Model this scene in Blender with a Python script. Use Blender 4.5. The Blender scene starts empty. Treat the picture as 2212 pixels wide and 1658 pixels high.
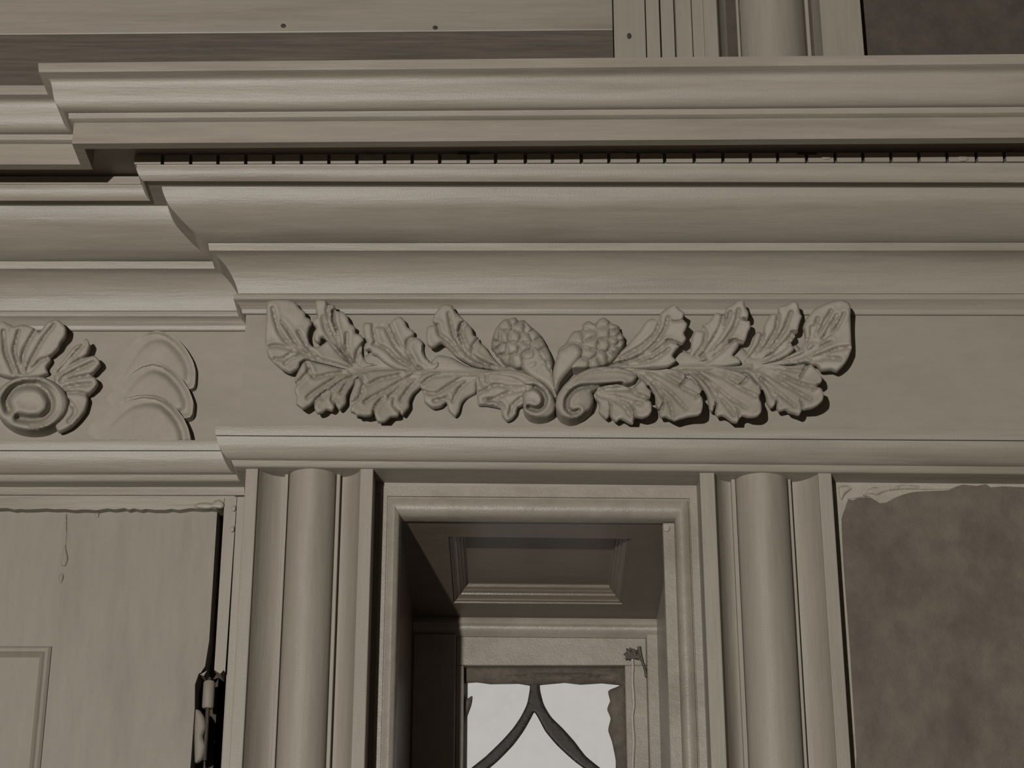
import bpy, math, random
import numpy as np
from mathutils import Vector, geometry

random.seed(7)
rng = np.random.default_rng(7)
scene = bpy.context.scene
COL = scene.collection

# ------------------------------------------------------------------ camera
IMG_W, IMG_H = 2212.0, 1658.0
FPX = 4325.0                       # focal length in image pixels
PITCH = math.radians(23.4)         # the camera looks up from the pavement
CAM = np.array((0.0, -3.0, 1.5))
cam_data = bpy.data.cameras.new('camera')
cam_data.sensor_width = 36.0
cam_data.lens = FPX * 36.0 / IMG_W
cam = bpy.data.objects.new('camera', cam_data)
COL.objects.link(cam)
cam.location = CAM
cam.rotation_euler = (math.pi / 2 + PITCH, 0, 0)
scene.camera = cam

# ------------------------------------------------------------------ light
# the photographer's lamp stands across the street, left of the camera and below the frieze: shadows fall right and the soffits are grazed
LAMP_X, LAMP_RISE, LAMP_DIST = -1.80, math.radians(9.0), 7.0
lamp_data = bpy.data.lights.new('photo_lamp', 'POINT')
lamp_data.energy = 1800.0
lamp_data.shadow_soft_size = 0.07
lamp_data.color = (1.0, 0.985, 0.96)
lamp = bpy.data.objects.new('photo_lamp', lamp_data)
COL.objects.link(lamp)
lamp.location = (LAMP_X, -LAMP_DIST, 2.85 - LAMP_DIST * math.tan(LAMP_RISE))

world = bpy.data.worlds.new('world')
scene.world = world
world.use_nodes = True
bg = world.node_tree.nodes['Background']
bg.inputs[0].default_value = (1.0, 0.82, 0.64, 1)
bg.inputs[1].default_value = 0.04

vs = scene.view_settings
vs.view_transform = 'Standard'
vs.look = 'None'
vs.exposure = 0.0
vs.gamma = 1.0
vs.use_curve_mapping = False

# ------------------------------------------------------------------ helpers
SN, CS = math.sin(PITCH), math.cos(PITCH)


def P(px, py, Y):
    """point of the depth plane y = Y that is seen at image pixel (px, py)"""
    a = (px - 1106.0) / FPX
    b = (829.0 - py) / FPX
    d = np.array((a, CS - b * SN, SN + b * CS))
    t = (Y - CAM[1]) / d[1]
    return CAM + d * t


def Parr(pts, Y):
    pts = np.asarray(pts, float)
    a = (pts[:, 0] - 1106.0) / FPX
    b = (829.0 - pts[:, 1]) / FPX
    d = np.stack((a, CS - b * SN, SN + b * CS), 1)
    t = (np.asarray(Y, float) - CAM[1]) / d[:, 1]
    return CAM[None, :] + d * t[:, None]


ORIGIN = {}


def tag(o, label=None, cat=None, group=None, kind=None):
    if label: o['label'] = label
    if cat: o['category'] = cat
    if group: o['group'] = group
    if kind: o['kind'] = kind
    return o


def thing(name, loc, label=None, cat=None, group=None, kind=None):
    o = bpy.data.objects.new(name, None)
    COL.objects.link(o)
    o.empty_display_size = 0.05
    o.location = loc
    ORIGIN[o.name] = np.array(loc, float)
    return tag(o, label, cat, group, kind)


def mesh_obj(name, verts, faces, mat, parent=None, smooth=None, loc=None):
    verts = np.asarray(verts, float)
    if parent is not None:
        base = ORIGIN[parent.name]
    else:
        base = np.array(loc, float) if loc is not None else np.zeros(3)
    me = bpy.data.meshes.new(name)
    me.from_pydata([tuple(v) for v in (verts - base)], [], [tuple(int(i) for i in f) for f in faces])
    me.validate()
    me.update()
    if smooth is not None:
        for p in me.polygons:
            p.use_smooth = True
        me.set_sharp_from_angle(angle=math.radians(smooth))
    if mat is not None:
        me.materials.append(mat)
    o = bpy.data.objects.new(name, me)
    COL.objects.link(o)
    if parent is not None:
        o.parent = parent
    else:
        o.location = base
    ORIGIN[o.name] = base
    return o


def recalc(o):
    import bmesh
    bm = bmesh.new()
    bm.from_mesh(o.data)
    bmesh.ops.recalc_face_normals(bm, faces=bm.faces)
    bm.to_mesh(o.data)
    bm.free()
    return o


def box_vf(x0, x1, y0, y1, z0, z1):
    v = [(x0, y0, z0), (x1, y0, z0), (x1, y1, z0), (x0, y1, z0), (x0, y0, z1), (x1, y0, z1), (x1, y1, z1), (x0, y1, z1)]
    f = [(0, 3, 2, 1), (4, 5, 6, 7), (0, 1, 5, 4), (1, 2, 6, 5), (2, 3, 7, 6), (3, 0, 4, 7)]
    return v, f


def box(name, x0, x1, y0, y1, z0, z1, mat, parent=None, bevel=0.0):
    """box with chamfered edges"""
    import bmesh
    v, f = box_vf(min(x0, x1), max(x0, x1), min(y0, y1), max(y0, y1), min(z0, z1), max(z0, z1))
    o = mesh_obj(name, v, f, mat, parent)
    if bevel > 0:
        bm = bmesh.new()
        bm.from_mesh(o.data)
        bmesh.ops.bevel(bm, geom=bm.edges[:], offset=bevel, segments=2, profile=0.5, affect='EDGES')
        bm.to_mesh(o.data)
        bm.free()
    return o


def hexa(name, front, back, mat, parent, bevel=0.0):
    """solid between two quads (each 4 points, same winding)"""
    import bmesh
    v = list(front) + list(back)
    f = [(0, 1, 2, 3), (7, 6, 5, 4), (0, 4, 5, 1), (1, 5, 6, 2), (2, 6, 7, 3), (3, 7, 4, 0)]
    o = mesh_obj(name, v, f, mat, parent)
    recalc(o)
    if bevel > 0:
        bm = bmesh.new()
        bm.from_mesh(o.data)
        bmesh.ops.bevel(bm, geom=bm.edges[:], offset=bevel, segments=2, profile=0.5, affect='EDGES')
        bm.to_mesh(o.data)
        bm.free()
    return o


# ------------------------------------------------------------------ materials
def paint(name, col, var=0.10, stretch=(1, 1, 1), rough=0.55, bump=0.25, dirt=0.25, dirt_col=None, grain=1.0, spec=0.35):
    """old oil paint on wood: faint brush streaks, blotches of grime and fine relief"""
    m = bpy.data.materials.new(name)
    m.use_nodes = True
    nt = m.node_tree
    nd, ln = nt.nodes, nt.links
    bsdf = nd['Principled BSDF']
    tc = nd.new('ShaderNodeTexCoord')
    mp = nd.new('ShaderNodeMapping')
    mp.inputs['Scale'].default_value = stretch
    ln.new(tc.outputs['Object'], mp.inputs['Vector'])
    n1 = nd.new('ShaderNodeTexNoise')
    n1.inputs['Scale'].default_value = 26
    n1.inputs['Detail'].default_value = 8
    n1.inputs['Roughness'].default_value = 0.65
    ln.new(mp.outputs[0], n1.inputs['Vector'])
    n2 = nd.new('ShaderNodeTexNoise')
    n2.inputs['Scale'].default_value = 5.5
    n2.inputs['Detail'].default_value = 5
    ln.new(mp.outputs[0], n2.inputs['Vector'])
    n3 = nd.new('ShaderNodeTexNoise')
    n3.inputs['Scale'].default_value = 420
    n3.inputs['Detail'].default_value = 4
    ln.new(tc.outputs['Object'], n3.inputs['Vector'])
    c = np.array(col) * K_ALB
    dc = np.array(dirt_col) * K_ALB if dirt_col is not None else c * np.array((0.50, 0.45, 0.40))
    r1 = nd.new('ShaderNodeValToRGB')
    r1.color_ramp.elements[0].position = 0.3
    r1.color_ramp.elements[1].position = 0.72
    r1.color_ramp.elements[0].color = (*(c * (1 - var)), 1)
    r1.color_ramp.elements[1].color = (*(c * (1 + var)), 1)
    ln.new(n1.outputs['Fac'], r1.inputs['Fac'])
    r2 = nd.new('ShaderNodeValToRGB')
    r2.color_ramp.elements[0].position = 0.50
    r2.color_ramp.elements[1].position = 0.78
    r2.color_ramp.elements[0].color = (0, 0, 0, 1)
    r2.color_ramp.elements[1].color = (dirt, dirt, dirt, 1)
    ln.new(n2.outputs['Fac'], r2.inputs['Fac'])
    mx = nd.new('ShaderNodeMix')
    mx.data_type = 'RGBA'
    mx.inputs['B'].default_value = (*dc, 1)
    ln.new(r2.outputs['Color'], mx.inputs['Factor'])
    ln.new(r1.outputs['Color'], mx.inputs['A'])
    ln.new(mx.outputs['Result'], bsdf.inputs['Base Color'])
    bsdf.inputs['Roughness'].default_value = rough
    bsdf.inputs['Specular IOR Level'].default_value = spec
    ad = nd.new('ShaderNodeMath')
    ad.operation = 'MULTIPLY_ADD'
    ad.inputs[1].default_value = 0.35 * grain
    ln.new(n3.outputs['Fac'], ad.inputs[0])
    ln.new(n1.outputs['Fac'], ad.inputs[2])
    bp = nd.new('ShaderNodeBump')
    bp.inputs['Strength'].default_value = bump
    bp.inputs['Distance'].default_value = 0.004
    ln.new(ad.outputs[0], bp.inputs['Height'])
    ln.new(bp.outputs['Normal'], bsdf.inputs['Normal'])
    return m


K_ALB = 0.74
PAINT = (0.335, 0.292, 0.236)
M = {}
M['trim_h'] = paint('painted_wood_horizontal', PAINT, 0.08, (0.35, 3.0, 5.0), 0.42, 0.22, 0.60)
M['trim_v'] = paint('painted_wood_upright', PAINT, 0.07, (4.0, 4.0, 0.35), 0.5, 0.22, 0.35)
M['carved'] = paint('painted_carving', (0.345, 0.302, 0.245), 0.08, (1.5, 1.5, 1.5), 0.6, 0.25, 0.25)
M['frieze'] = paint('painted_frieze_board', (0.325, 0.283, 0.228), 0.06, (0.6, 2.0, 1.6), 0.6, 0.18, 0.25)
M['sash'] = paint('sash_paint', (0.33, 0.287, 0.232), 0.09, (1.5, 1.5, 1.5), 0.36, 0.35, 0.5)
M['soffit'] = paint('shaded_reveal_paint', (0.165, 0.132, 0.098), 0.08, (0.6, 2, 2), 0.30, 0.15, 0.3)  # shade of the reveal put into the soffit and left jamb colour
M['door'] = paint('door_paint', (0.295, 0.255, 0.205), 0.07, (2.4, 1.5, 0.45), 0.6, 0.15, 0.45)
M['weathered'] = paint('weathered_board', (0.125, 0.10, 0.077), 0.28, (0.3, 3.0, 6.0), 0.8, 0.5, 0.5)
M['stucco'] = paint('stained_wall_coat', (0.150, 0.120, 0.092), 0.22, (1.0, 1.0, 0.8), 0.75, 0.6, 1.0, (0.060, 0.045, 0.033))
M['plaster'] = paint('bare_plaster', (0.40, 0.35, 0.285), 0.10, (1.5, 1.5, 3.0), 0.8, 0.7, 0.35)
M['iron'] = paint('dark_iron', (0.05, 0.038, 0.028), 0.25, (3, 3, 3), 0.6, 0.5, 0.4)
M['lead'] = paint('silhouette_lead_bar', (0.026, 0.019, 0.014), 0.15, (3, 3, 3), 0.55, 0.2, 0.2)  # lead bars, colour blackened to stand for their backlit silhouette
M['putty'] = paint('old_dark_putty', (0.13, 0.105, 0.08), 0.30, (2, 2, 2), 0.8, 0.9, 0.6)
M['cord'] = paint('pale_cord', (0.44, 0.39, 0.33), 0.12, (3, 3, 3), 0.7, 0.3, 0.3)
M['masonry'] = paint('dark_masonry', (0.09, 0.07, 0.055), 0.2, (1, 1, 1), 0.9, 0.6, 0.4)
M['ground'] = paint('pavement_ground', (0.10, 0.08, 0.06), 0.2, (0.4, 0.4, 0.4), 0.9, 0.4, 0.4)
M['pane'] = paint('sky_reflection_glass', (0.80, 0.785, 0.77), 0.04, (1, 1, 1), 0.22, 0.04, 0.12, (0.60, 0.56, 0.52), 0.3, 0.5)  # bright sky reflection put into the pane's near-white base colour

# ------------------------------------------------------------------ ground and masonry behind the woodwork
GZ = 0.0
v, f = box_vf(-9, 9, -12, 0.6, -0.2, GZ)
tag(mesh_obj('floor', v, f, M['ground']), 'plain pavement in front of the doorway', 'pavement', kind='structure')

# ------------------------------------------------------------------ entablature, swept with its mitred return
CORNER = P(531, 690, 0.0)
XF = CORNER[0]                      # left end of the forward bay (frieze plane y = 0)
DREC = 0.066                        # the bay over the door stands this much further back
X_LEFT, X_RIGHT = -1.35, 1.30


def mitre(px, py):
    """(projection, height) of the point on the mitre plane seen at a pixel"""
    a = (px - 1106.0) / FPX
    b = (829.0 - py) / FPX
    d = np.array((a, CS - b * SN, SN + b * CS))
    # x = XF - q and y = -q on the ray
    t = (XF - CAM[0] + CAM[1]) / (d[0] - d[1])
    p = CAM + d * t
    return -p[1], p[2]


ROW = np.array([136, 255, 313, 346, 393, 525, 541, 640, 676, 918, 940, 1008], float)
RDY = np.array([-16, -11, -11, -5, 3, -1, 0, 0, 2, 10, 11, 16], float)


def tilt(py, q, z):
    """slope of a moulding line to the right: the old work has settled a little"""
    dy = np.interp(py, ROW, RDY)
    # height of the same line at the right-hand end, on the plane y = -q
    zl = P(1106, py, -q)[2]
    zr = P(1106, py + dy, -q)[2]
    span = (2160 - 450) / 1330.0
    return (zr - zl) / span


def sweep(name, prof, mat, parent, smooth=35, cap=True):
    """prof: list of (q, z, slope) from top to bottom; swept along recessed run, return, forward run"""
    verts, faces = [], []
    xs_l = np.linspace(X_LEFT, XF, 3)[:-1]
    xs_r = np.linspace(XF, X_RIGHT, 5)[1:]
    n = len(prof)
    cols = []
    for x in xs_l:
        cols.append([(x, DREC - q, z) for q, z, k in prof])
    cols.append([(XF - q, DREC - q, z) for q, z, k in prof])
    cols.append([(XF - q, -q, z) for q, z, k in prof])
    for x in xs_r:
        cols.append([(x, -q, z + k * (x - XF + q)) for q, z, k in prof])
    for c in cols:
        verts += c
    for i in range(len(cols) - 1):
        for j in range(n - 1):
            a = i * n + j
            faces.append((a, a + 1, a + n + 1, a + n))
    if cap:
        faces.append(tuple(range(n))[::-1])
        o = (len(cols) - 1) * n
        faces.append(tuple(range(o, o + n)))
    ob = mesh_obj(name, verts, faces, mat, parent, smooth)
    return ob


def prof_px(pts):
    out = []
    for px, py in pts:
        q, z = mitre(px, py)
        out.append((q, z, tilt(py, q, z)))
    return out


def close_back(prof, qb=-0.03):
    """give a profile a back so that it is a solid moulding"""
    a, b = prof[0], prof[-1]
    return [(qb, a[1], a[2])] + prof + [(qb, b[1], b[2])]


ent_loc = (0, 0, P(1106, 1008, 0)[2])
cornice = thing('trim_1', ent_loc, 'painted wooden cornice with slotted strip above the carved frieze', 'cornice', kind='structure')
crown = prof_px([(83, 136), (82.5, 139), (84, 156), (95, 164), (103, 168.5), (108, 174), (111, 181), (113, 191), (114.5, 203), (117, 214), (120, 221),
                 (125, 229), (131, 236), (138, 241), (147, 244)])
crown_b = [(-0.10, crown[0][1] + 0.012, crown[0][2])] + crown + [(-0.10, crown[-1][1], crown[-1][2])]
sweep('crown_moulding', crown_b, M['trim_h'], cornice)
fil = prof_px([(147.5, 244), (148.5, 255.5)])
cor = prof_px([(160, 264), (162.5, 313)])
qi, zi = mitre(183, 320)
q_str, z_str_top = mitre(291, 337)
_, z_str_bot = mitre(294, 355.5)
fil_b = [(-0.05, fil[0][1], fil[0][2])] + fil + [(cor[0][0], fil[1][1] - 0.004, fil[1][2])] + [(cor[0][0] - 0.01, fil[1][1] - 0.004, fil[1][2]), (-0.05, fil[1][1] - 0.004, fil[1][2])]
sweep('corona_fillet', fil_b, M['trim_h'], cornice)
cor_top = (cor[0][0], fil[1][1] - 0.004, fil[1][2])
k_c = cor[1][2]
corona = [(-0.05, cor_top[1], k_c), (cor[0][0], cor_top[1], k_c), (cor[0][0], cor[1][1], k_c), (qi, cor[1][1], k_c), (qi, z_str_top + 0.004, k_c), (-0.05, z_str_top + 0.004, k_c)]
sweep('corona', corona, M['trim_h'], cornice)
# backing behind the slotted strip
k_s = tilt(346, q_str, z_str_top)
back = [(-0.05, z_str_top + 0.004, k_s), (q_str - 0.016, z_str_top + 0.004, k_s), (q_str - 0.016, z_str_bot - 0.002, k_s), (-0.05, z_str_bot - 0.002, k_s)]
sweep('dentil_backing', back, M['trim_h'], cornice)
bed = prof_px([(294, 355.5), (295.5, 358), (294.5, 364), (296.5, 371), (300.5, 379), (305, 386), (310, 391)])
bed_b = [(-0.05, bed[0][1], bed[0][2])] + bed + [(bed[-1][0] - 0.004, bed[-1][1] + 0.004, bed[-1][2]), (-0.05, bed[-1][1] + 0.004, bed[-1][2])]
sweep('bed_moulding', bed_b, M['trim_h'], cornice)
ovolo = prof_px([(347, 399), (349, 402), (352, 415), (357, 428), (363, 440), (370, 450), (385, 467), (400, 483), (414, 496), (426, 507), (437, 515), (450, 524)])
ov_top = (ovolo[0][0], bed[-1][1] + 0.006, ovolo[0][2])
ovolo_b = [(-0.05, ov_top[1], ov_top[2]), ov_top] + ovolo + [(-0.05, ovolo[-1][1], ovolo[-1][2])]
sweep('ovolo_moulding', ovolo_b, M['trim_h'], cornice)
cav = prof_px([(450, 525), (452, 541), (457, 544), (464, 549), (473, 557), (482, 567), (490, 577), (498, 590), (505, 604), (511, 618), (515, 634)])
sweep('cavetto_moulding', close_back(cav, -0.05), M['trim_h'], cornice)
tae = prof_px([(504, 635), (503.5, 637), (504.5, 645), (508, 649), (510, 650.5), (513, 655), (517, 659), (519, 664), (521, 666), (522, 668), (523, 675), (525, 677.5)])
sweep('lower_bead', close_back(tae, -0.03), M['trim_h'], cornice)

# dentil blocks: the strip is cut through by narrow slots
slots = [289, 351, 412, 471, 531, 591, 651, 710.5, 771, 831, 890.5, 950, 1011.5, 1070.6, 1135, 1193.5, 1256, 1315.5, 1379, 1436, 1500, 1562,
         1621.5, 1680.5, 1743, 1805, 1865, 1925.5, 1986, 2047, 2110, 2171, 2232]
for i in range(len(slots) - 1):
    g = 0.0026
    xa, xb = P(slots[i], 348, -q_str)[0] + g, P(slots[i + 1], 348, -q_str)[0] - g
    if i == 0:
        xa = XF - q_str
    za = [z_str_bot + k_s * (x - XF + q_str) for x in (xa, xb)]
    zt = [z_str_top + 0.003 + k_s * (x - XF + q_str) for x in (xa, xb)]
    yf, yb = -q_str, -q_str + 0.016
    fr = [(xa, yf, za[0]), (xb, yf, za[1]), (xb, yf, zt[1]), (xa, yf, zt[0])]
    bk = [(xa, yb, za[0]), (xb, yb, za[1]), (xb, yb, zt[1]), (xa, yb, zt[0])]
    hexa('dentil_block', fr, bk, M['trim_h'], cornice, 0.0008)
# strip on the short return and on the bay over the door
o = box('return_strip', XF - q_str, XF - q_str + 0.016, -q_str + 0.0165, DREC - q_str, z_str_bot, z_str_top, M['trim_h'], cornice, 0.0008)
o = box('return_strip', X_LEFT, XF - q_str, DREC - q_str, DREC - q_str + 0.016, z_str_bot, z_str_top, M['trim_h'], cornice, 0.0008)


def disc(name, c, rx, rz, depth, mat, parent, n=20, dome=0.25):
    """round plug with a slightly domed face, facing the street"""
    vv, ff = [], []
    rings = [(1.0, 0.0), (1.0, 0.85), (0.9, 1.0), (0.5, 1.0 + dome * 0.6)]
    for r, h in rings:
        for k in range(n):
            a = 2 * math.pi * k / n
            vv.append((c[0] + rx * r * math.cos(a), c[1] - depth * h, c[2] + rz * r * math.sin(a)))
    vv.append((c[0], c[1] - depth * (1 + dome), c[2]))
    for i in range(len(rings) - 1):
        for k in range(n):
            a, b = i * n + k, i * n + (k + 1) % n
            ff.append((a, b, b + n, a + n))
    o = (len(rings) - 1) * n
    for k in range(n):
        ff.append((o + k, o + (k + 1) % n, len(vv) - 1))
    ob = mesh_obj(name, vv, ff, mat, parent, 40)
    return recalc(ob)


for px, py in ((793, 339), (1343, 336), (1785, 339), (2080, 343)):
    c = P(px, py, -q_str)
    disc('wooden_plug', c, 0.0085, 0.0048, 0.0022, M['trim_h'], cornice)
for px in (1011.5, 1743):       # wider joint cut at the head of two slots
    c = P(px, 331, -q_str - 0.001)
    box('joint_strip', c[0] - 0.016, c[0] + 0.016, c[1] - 0.0012, c[1] + 0.001, c[2] - 0.0018, c[2] + 0.0018, M['iron'], cornice)

# frieze board
zf_top, zf_bot = tae[-1][1] + 0.004, mitre(466, 917)[1]
zb0 = mitre(466, 917)[1]
frieze = [(-0.03, zf_top, 0.0), (0.0, zf_top, 0.0), (0.0, zb0 - 0.005, 0.0), (-0.03, zb0 - 0.005, 0.0)]
fr_o = sweep('trim_2', frieze, M['frieze'], None)
tag(fr_o, 'plain frieze board carrying the carved leaf spray', 'frieze', kind='structure')

# architrave
arch = thing('trim_3', ent_loc, 'plain moulded architrave lying on the half-round columns', 'architrave', kind='structure')
a_top = prof_px([(465, 917), (464.5, 919), (466, 937.5), (467, 939.5)])
sweep('top_fillet', [(-0.03, a_top[0][1], a_top[0][2])] + a_top + [(-0.03, a_top[-1][1], a_top[-1][2])], M['trim_h'], arch)
a_bot = prof_px([(467.5, 941.5), (469, 950), (472, 960), (476, 968), (481, 977), (487, 985), (493, 990.5), (499, 993), (501, 997), (504, 1004), (506.5, 1007.5), (509, 1009)])
q_ab, z_ab = a_bot[-1][0], a_bot[-1][1]
k_ab = a_bot[-1][2]
a_full = [(-0.03, a_bot[0][1], a_bot[0][2]), (a_bot[0][0] - 0.006, a_bot[0][1] + 0.0, a_bot[0][2])] + a_bot + [(-0.09, z_ab, k_ab)]
sweep('fascia', a_full, M['trim_h'], arch)

# ------------------------------------------------------------------ column profiles (plan section swept upward)


def arc(cx, cy, r, a0, a1, n):
    return [(cx + r * math.cos(math.radians(a0 + (a1 - a0) * i / n)), cy - r * math.sin(math.radians(a0 + (a1 - a0) * i / n))) for i in range(n + 1)]


def extrude(name, plan, z0, z1, mat, parent, smooth=35, slope=0.0):
    """closed plan polygon (x, y) raised from z0 to z1"""
    n = len(plan)
    xm = plan[0][0]
    vv = [(x, y, z0) for x, y in plan] + [(x, y, z1 + slope * (x - xm)) for x, y in plan]
    ff = [(i, (i + 1) % n, n + (i + 1) % n, n + i) for i in range(n)]
    ff.append(tuple(range(n))[::-1])
    ff.append(tuple(range(n, 2 * n)))
    return recalc(mesh_obj(name, vv, ff, mat, parent, smooth))


Y_COL = 0.0
Y_CASE = 0.061


def colonnette(px, label, row, z0, z1, Yf, Yb, group, slope=0.0, name='colonnette', rfac=1.0):
    """px: image x of the nine edges at image row `row`"""
    X = [P(p, row, Yf)[0] for p in px]
    t = thing(name, ((X[3] + X[4]) / 2, Yf + 0.04, z0), label, 'column', group)
    # outer fillets
    for a, b in ((0, 1), (6, 7)):
        o = box('outer_fillet', X[a], X[b], Yf, Yb, z0, z1 + slope * (X[a] - X[0]), M['trim_v'], t, 0.0015)
    r = (X[4] - X[3]) / 2
    cx = (X[3] + X[4]) / 2
    ydeep = Yf + r * rfac
    # hollows: quarter-round coves falling towards the shaft
    for s in (0, 1):
        if s == 0:
            xa, xb = X[1], X[2]
        else:
            xa, xb = X[6], X[5]
        pl = [(xa, Yf + 0.004)]
        for i in range(1, 11):
            u = i / 10
            pl.append((xa + (xb - xa) * u, Yf + 0.004 + (ydeep - Yf - 0.004) * (1 - (1 - u) ** 2) ** 0.85))
        pl += [(xb, Yb), (xa, Yb)]
        extrude('hollow', pl, z0, z1, M['trim_v'], t, 35)
        xc, xd = (X[2], X[3]) if s == 0 else (X[4], X[5])
        box('inner_fillet', xc, xd, ydeep - 0.013, Yb, z0, z1, M['trim_v'], t, 0.001)
    pl = [(cx - r * math.cos(a), Yf + r - r * math.sin(a)) for a in np.linspace(0, math.pi, 33)]
    pl += [(cx + r, Yb), (cx - r, Yb)]
    extrude('shaft', pl, z0, z1, M['trim_v'], t, 35)
    return t


def soffit_z(x):
    return z_ab + k_ab * (x - XF + q_ab)


xl = P(530, 1018, Y_COL)[0]
colonnette([530, 557, 611, 619, 724, 732, 778, 806], 'half-round column with flanking hollows between the door and the sidelight', 1030, GZ, soffit_z(xl) - 0.0005, Y_COL, 0.095, 'half-round columns under the architrave')
xr = P(1512, 1025, Y_COL)[0]
colonnette([1512, 1544, 1584, 1593, 1708, 1714, 1768, 1797], 'half-round column with flanking hollows beside the stained right wall', 1036, GZ, soffit_z(xr) - 0.0005, Y_COL, 0.095, 'half-round columns under the architrave')

# ------------------------------------------------------------------ relief solids traced on the frieze


def resample(pts, step, smooth=True, closed=True):
    pts = np.asarray(pts, float)
    n = len(pts)
    out = []
    rngi = range(n) if closed else range(n - 1)
    for i in rngi:
        p1, p2 = pts[i], pts[(i + 1) % n]
        if closed:
            p0, p3 = pts[i - 1], pts[(i + 2) % n]
        else:
            p0, p3 = pts[max(i - 1, 0)], pts[min(i + 2, n - 1)]
        L = np.linalg.norm(p2 - p1)
        k = max(1, int(round(L / step)))
        for j in range(k):
            u = j / k
            if smooth:
                # centripetal-like Catmull-Rom with reduced tension so that notches stay sharp
                m1, m2 = (p2 - p0) * 0.35, (p3 - p1) * 0.35
                l1, l2 = np.linalg.norm(m1), np.linalg.norm(m2)
                if l1 > L * 0.7: m1 = m1 * (L * 0.7 / l1)
                if l2 > L * 0.7: m2 = m2 * (L * 0.7 / l2)
                h00, h10, h01, h11 = 2*u**3-3*u**2+1, u**3-2*u**2+u, -2*u**3+3*u**2, u**3-u**2
                out.append(h00 * p1 + h10 * m1 + h01 * p2 + h11 * m2)
            else:
                out.append(p1 * (1 - u) + p2 * u)
    if not closed:
        out.append(pts[-1])
    return np.array(out)


def seg_dist(pts, line, closed=False):
    """distance of points to a polyline"""
    a = np.asarray(line, float)
    b = np.roll(a, -1, 0) if closed else a[1:]
    if not closed:
        a = a[:-1]
    best = np.full(len(pts), 1e9)
    for s, e in zip(a, b):
        d = e - s
        L2 = max(d @ d, 1e-9)
        u = np.clip(((pts - s) @ d) / L2, 0, 1)
        q = s + u[:, None] * d
        best = np.minimum(best, np.hypot(pts[:, 0] - q[:, 0], pts[:, 1] - q[:, 1]))
    return best


def inside(pts, poly):
    x, y = pts[:, 0], pts[:, 1]
    c = np.zeros(len(pts), bool)
    n = len(poly)
    for i in range(n):
        x1, y1 = poly[i]
        x2, y2 = poly[(i + 1) % n]
        if y1 == y2:
            continue
        m = ((y1 > y) != (y2 > y)) & (x < (x2 - x1) * (y - y1) / (y2 - y1) + x1)
        c ^= m
    return c


def relief(name, outline, mat, parent, Y0=0.0, hb=0.006, ht=0.03, base=None, power=1.2, veins=(), vdep=0.0056, vwid=3.9,
           edge=0.004, ewid=6.0, thick=0.007, bumps=(), step=3.0, smooth=True, hfun=None, roll=0.0, droop=None, sm_angle=60, ripple=0.0, hmin=0.0012):
    """carved solid: outline in image pixels as it appears, height above the plane y = Y0 from a ramp, grooves and rounded edges"""
    ol = resample(outline, step, smooth)
    lo, hi = ol.min(0), ol.max(0)
    gx, gy = np.meshgrid(np.arange(lo[0], hi[0], step), np.arange(lo[1], hi[1], step))
    g = np.stack((gx.ravel(), gy.ravel()), 1) + rng.uniform(-0.25, 0.25, (gx.size, 2)) * step
    g = g[inside(g, ol)]
    if len(g):
        g = g[seg_dist(g, ol, True) > step * 0.55]
    pts = np.concatenate((ol, g), 0)
    nb = len(ol)
    vs2, es, fs, *_ = geometry.delaunay_2d_cdt([Vector(p) for p in pts], [], [list(range(nb))], 1, 1e-5)
    pts2 = np.array([(v.x, v.y) for v in vs2])
    if base is None:
        base = pts2.mean(0)
    b = np.asarray(base, float)
    d = np.hypot(pts2[:, 0] - b[0], pts2[:, 1] - b[1])
    dmax = np.hypot(ol[:, 0] - b[0], ol[:, 1] - b[1]).max()
    tt = d / dmax
    h = hb + (ht - hb) * tt ** power
    if hfun is not None:
        h = hfun(pts2, h)
    e = seg_dist(pts2, ol, True)
    for vn in veins:
        dep, wid = vdep, vwid
        if isinstance(vn, tuple):
            vn, dep, wid = vn
        vl = resample(vn, 6.0, True, False)
        dv = seg_dist(pts2, vl)
        h = h - dep * np.exp(-(dv / wid) ** 2) + 0.25 * dep * np.exp(-((dv - 2.2 * wid) / (1.3 * wid)) ** 2)
    for bx_, by_, br, bh in bumps:
        r = np.hypot(pts2[:, 0] - bx_, pts2[:, 1] - by_) / br
        h = h + bh * np.clip(1 - r ** 2, 0, None) ** 0.6
    if ripple:
        ang = np.arctan2(pts2[:, 1] - b[1], pts2[:, 0] - b[0])
        h = h + ripple * np.sin(ang * 26 + 3 * tt) * np.clip(tt, 0, 1)
    h = h - edge * np.clip(1 - e / ewid, 0, 1) ** 2
    h = np.maximum(h, hmin)
    W = Parr(pts2, Y0 - h)
    lowh = np.zeros_like(h) - 0.001 if thick is None else np.maximum(h - thick, -0.001)
    B = W.copy()
    B[:, 1] = Y0 - lowh
    n = len(pts2)
    faces = [tuple(f) for f in fs]
    cnt = {}
    for f in faces:
        for i in range(len(f)):
            k = (f[i], f[(i + 1) % len(f)])
            cnt[k] = cnt.get(k, 0) + 1
    allf = list(faces) + [tuple(i + n for i in f[::-1]) for f in faces]
    for (a, c2) in cnt:
        if (c2, a) not in cnt:
            allf.append((c2, a, a + n, c2 + n))
    ob = mesh_obj(name, np.concatenate((W, B), 0), allf, mat, parent, sm_angle)
    return recalc(ob)


def crop(ox, oy, s):
    return lambda pts: [(ox + x / s, oy + y / s) for x, y in pts]


A = crop(560, 630, 5.528)
B = crop(740, 630, 5.528)
C = crop(980, 660, 5.92)
D = crop(1190, 660, 5.92)
E = crop(1400, 630, 5.528)
F = crop(1600, 630, 5.527)
G = crop(40, 670, 5.5275)


def V(c, *lines):
    return [c(l) for l in lines]


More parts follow.
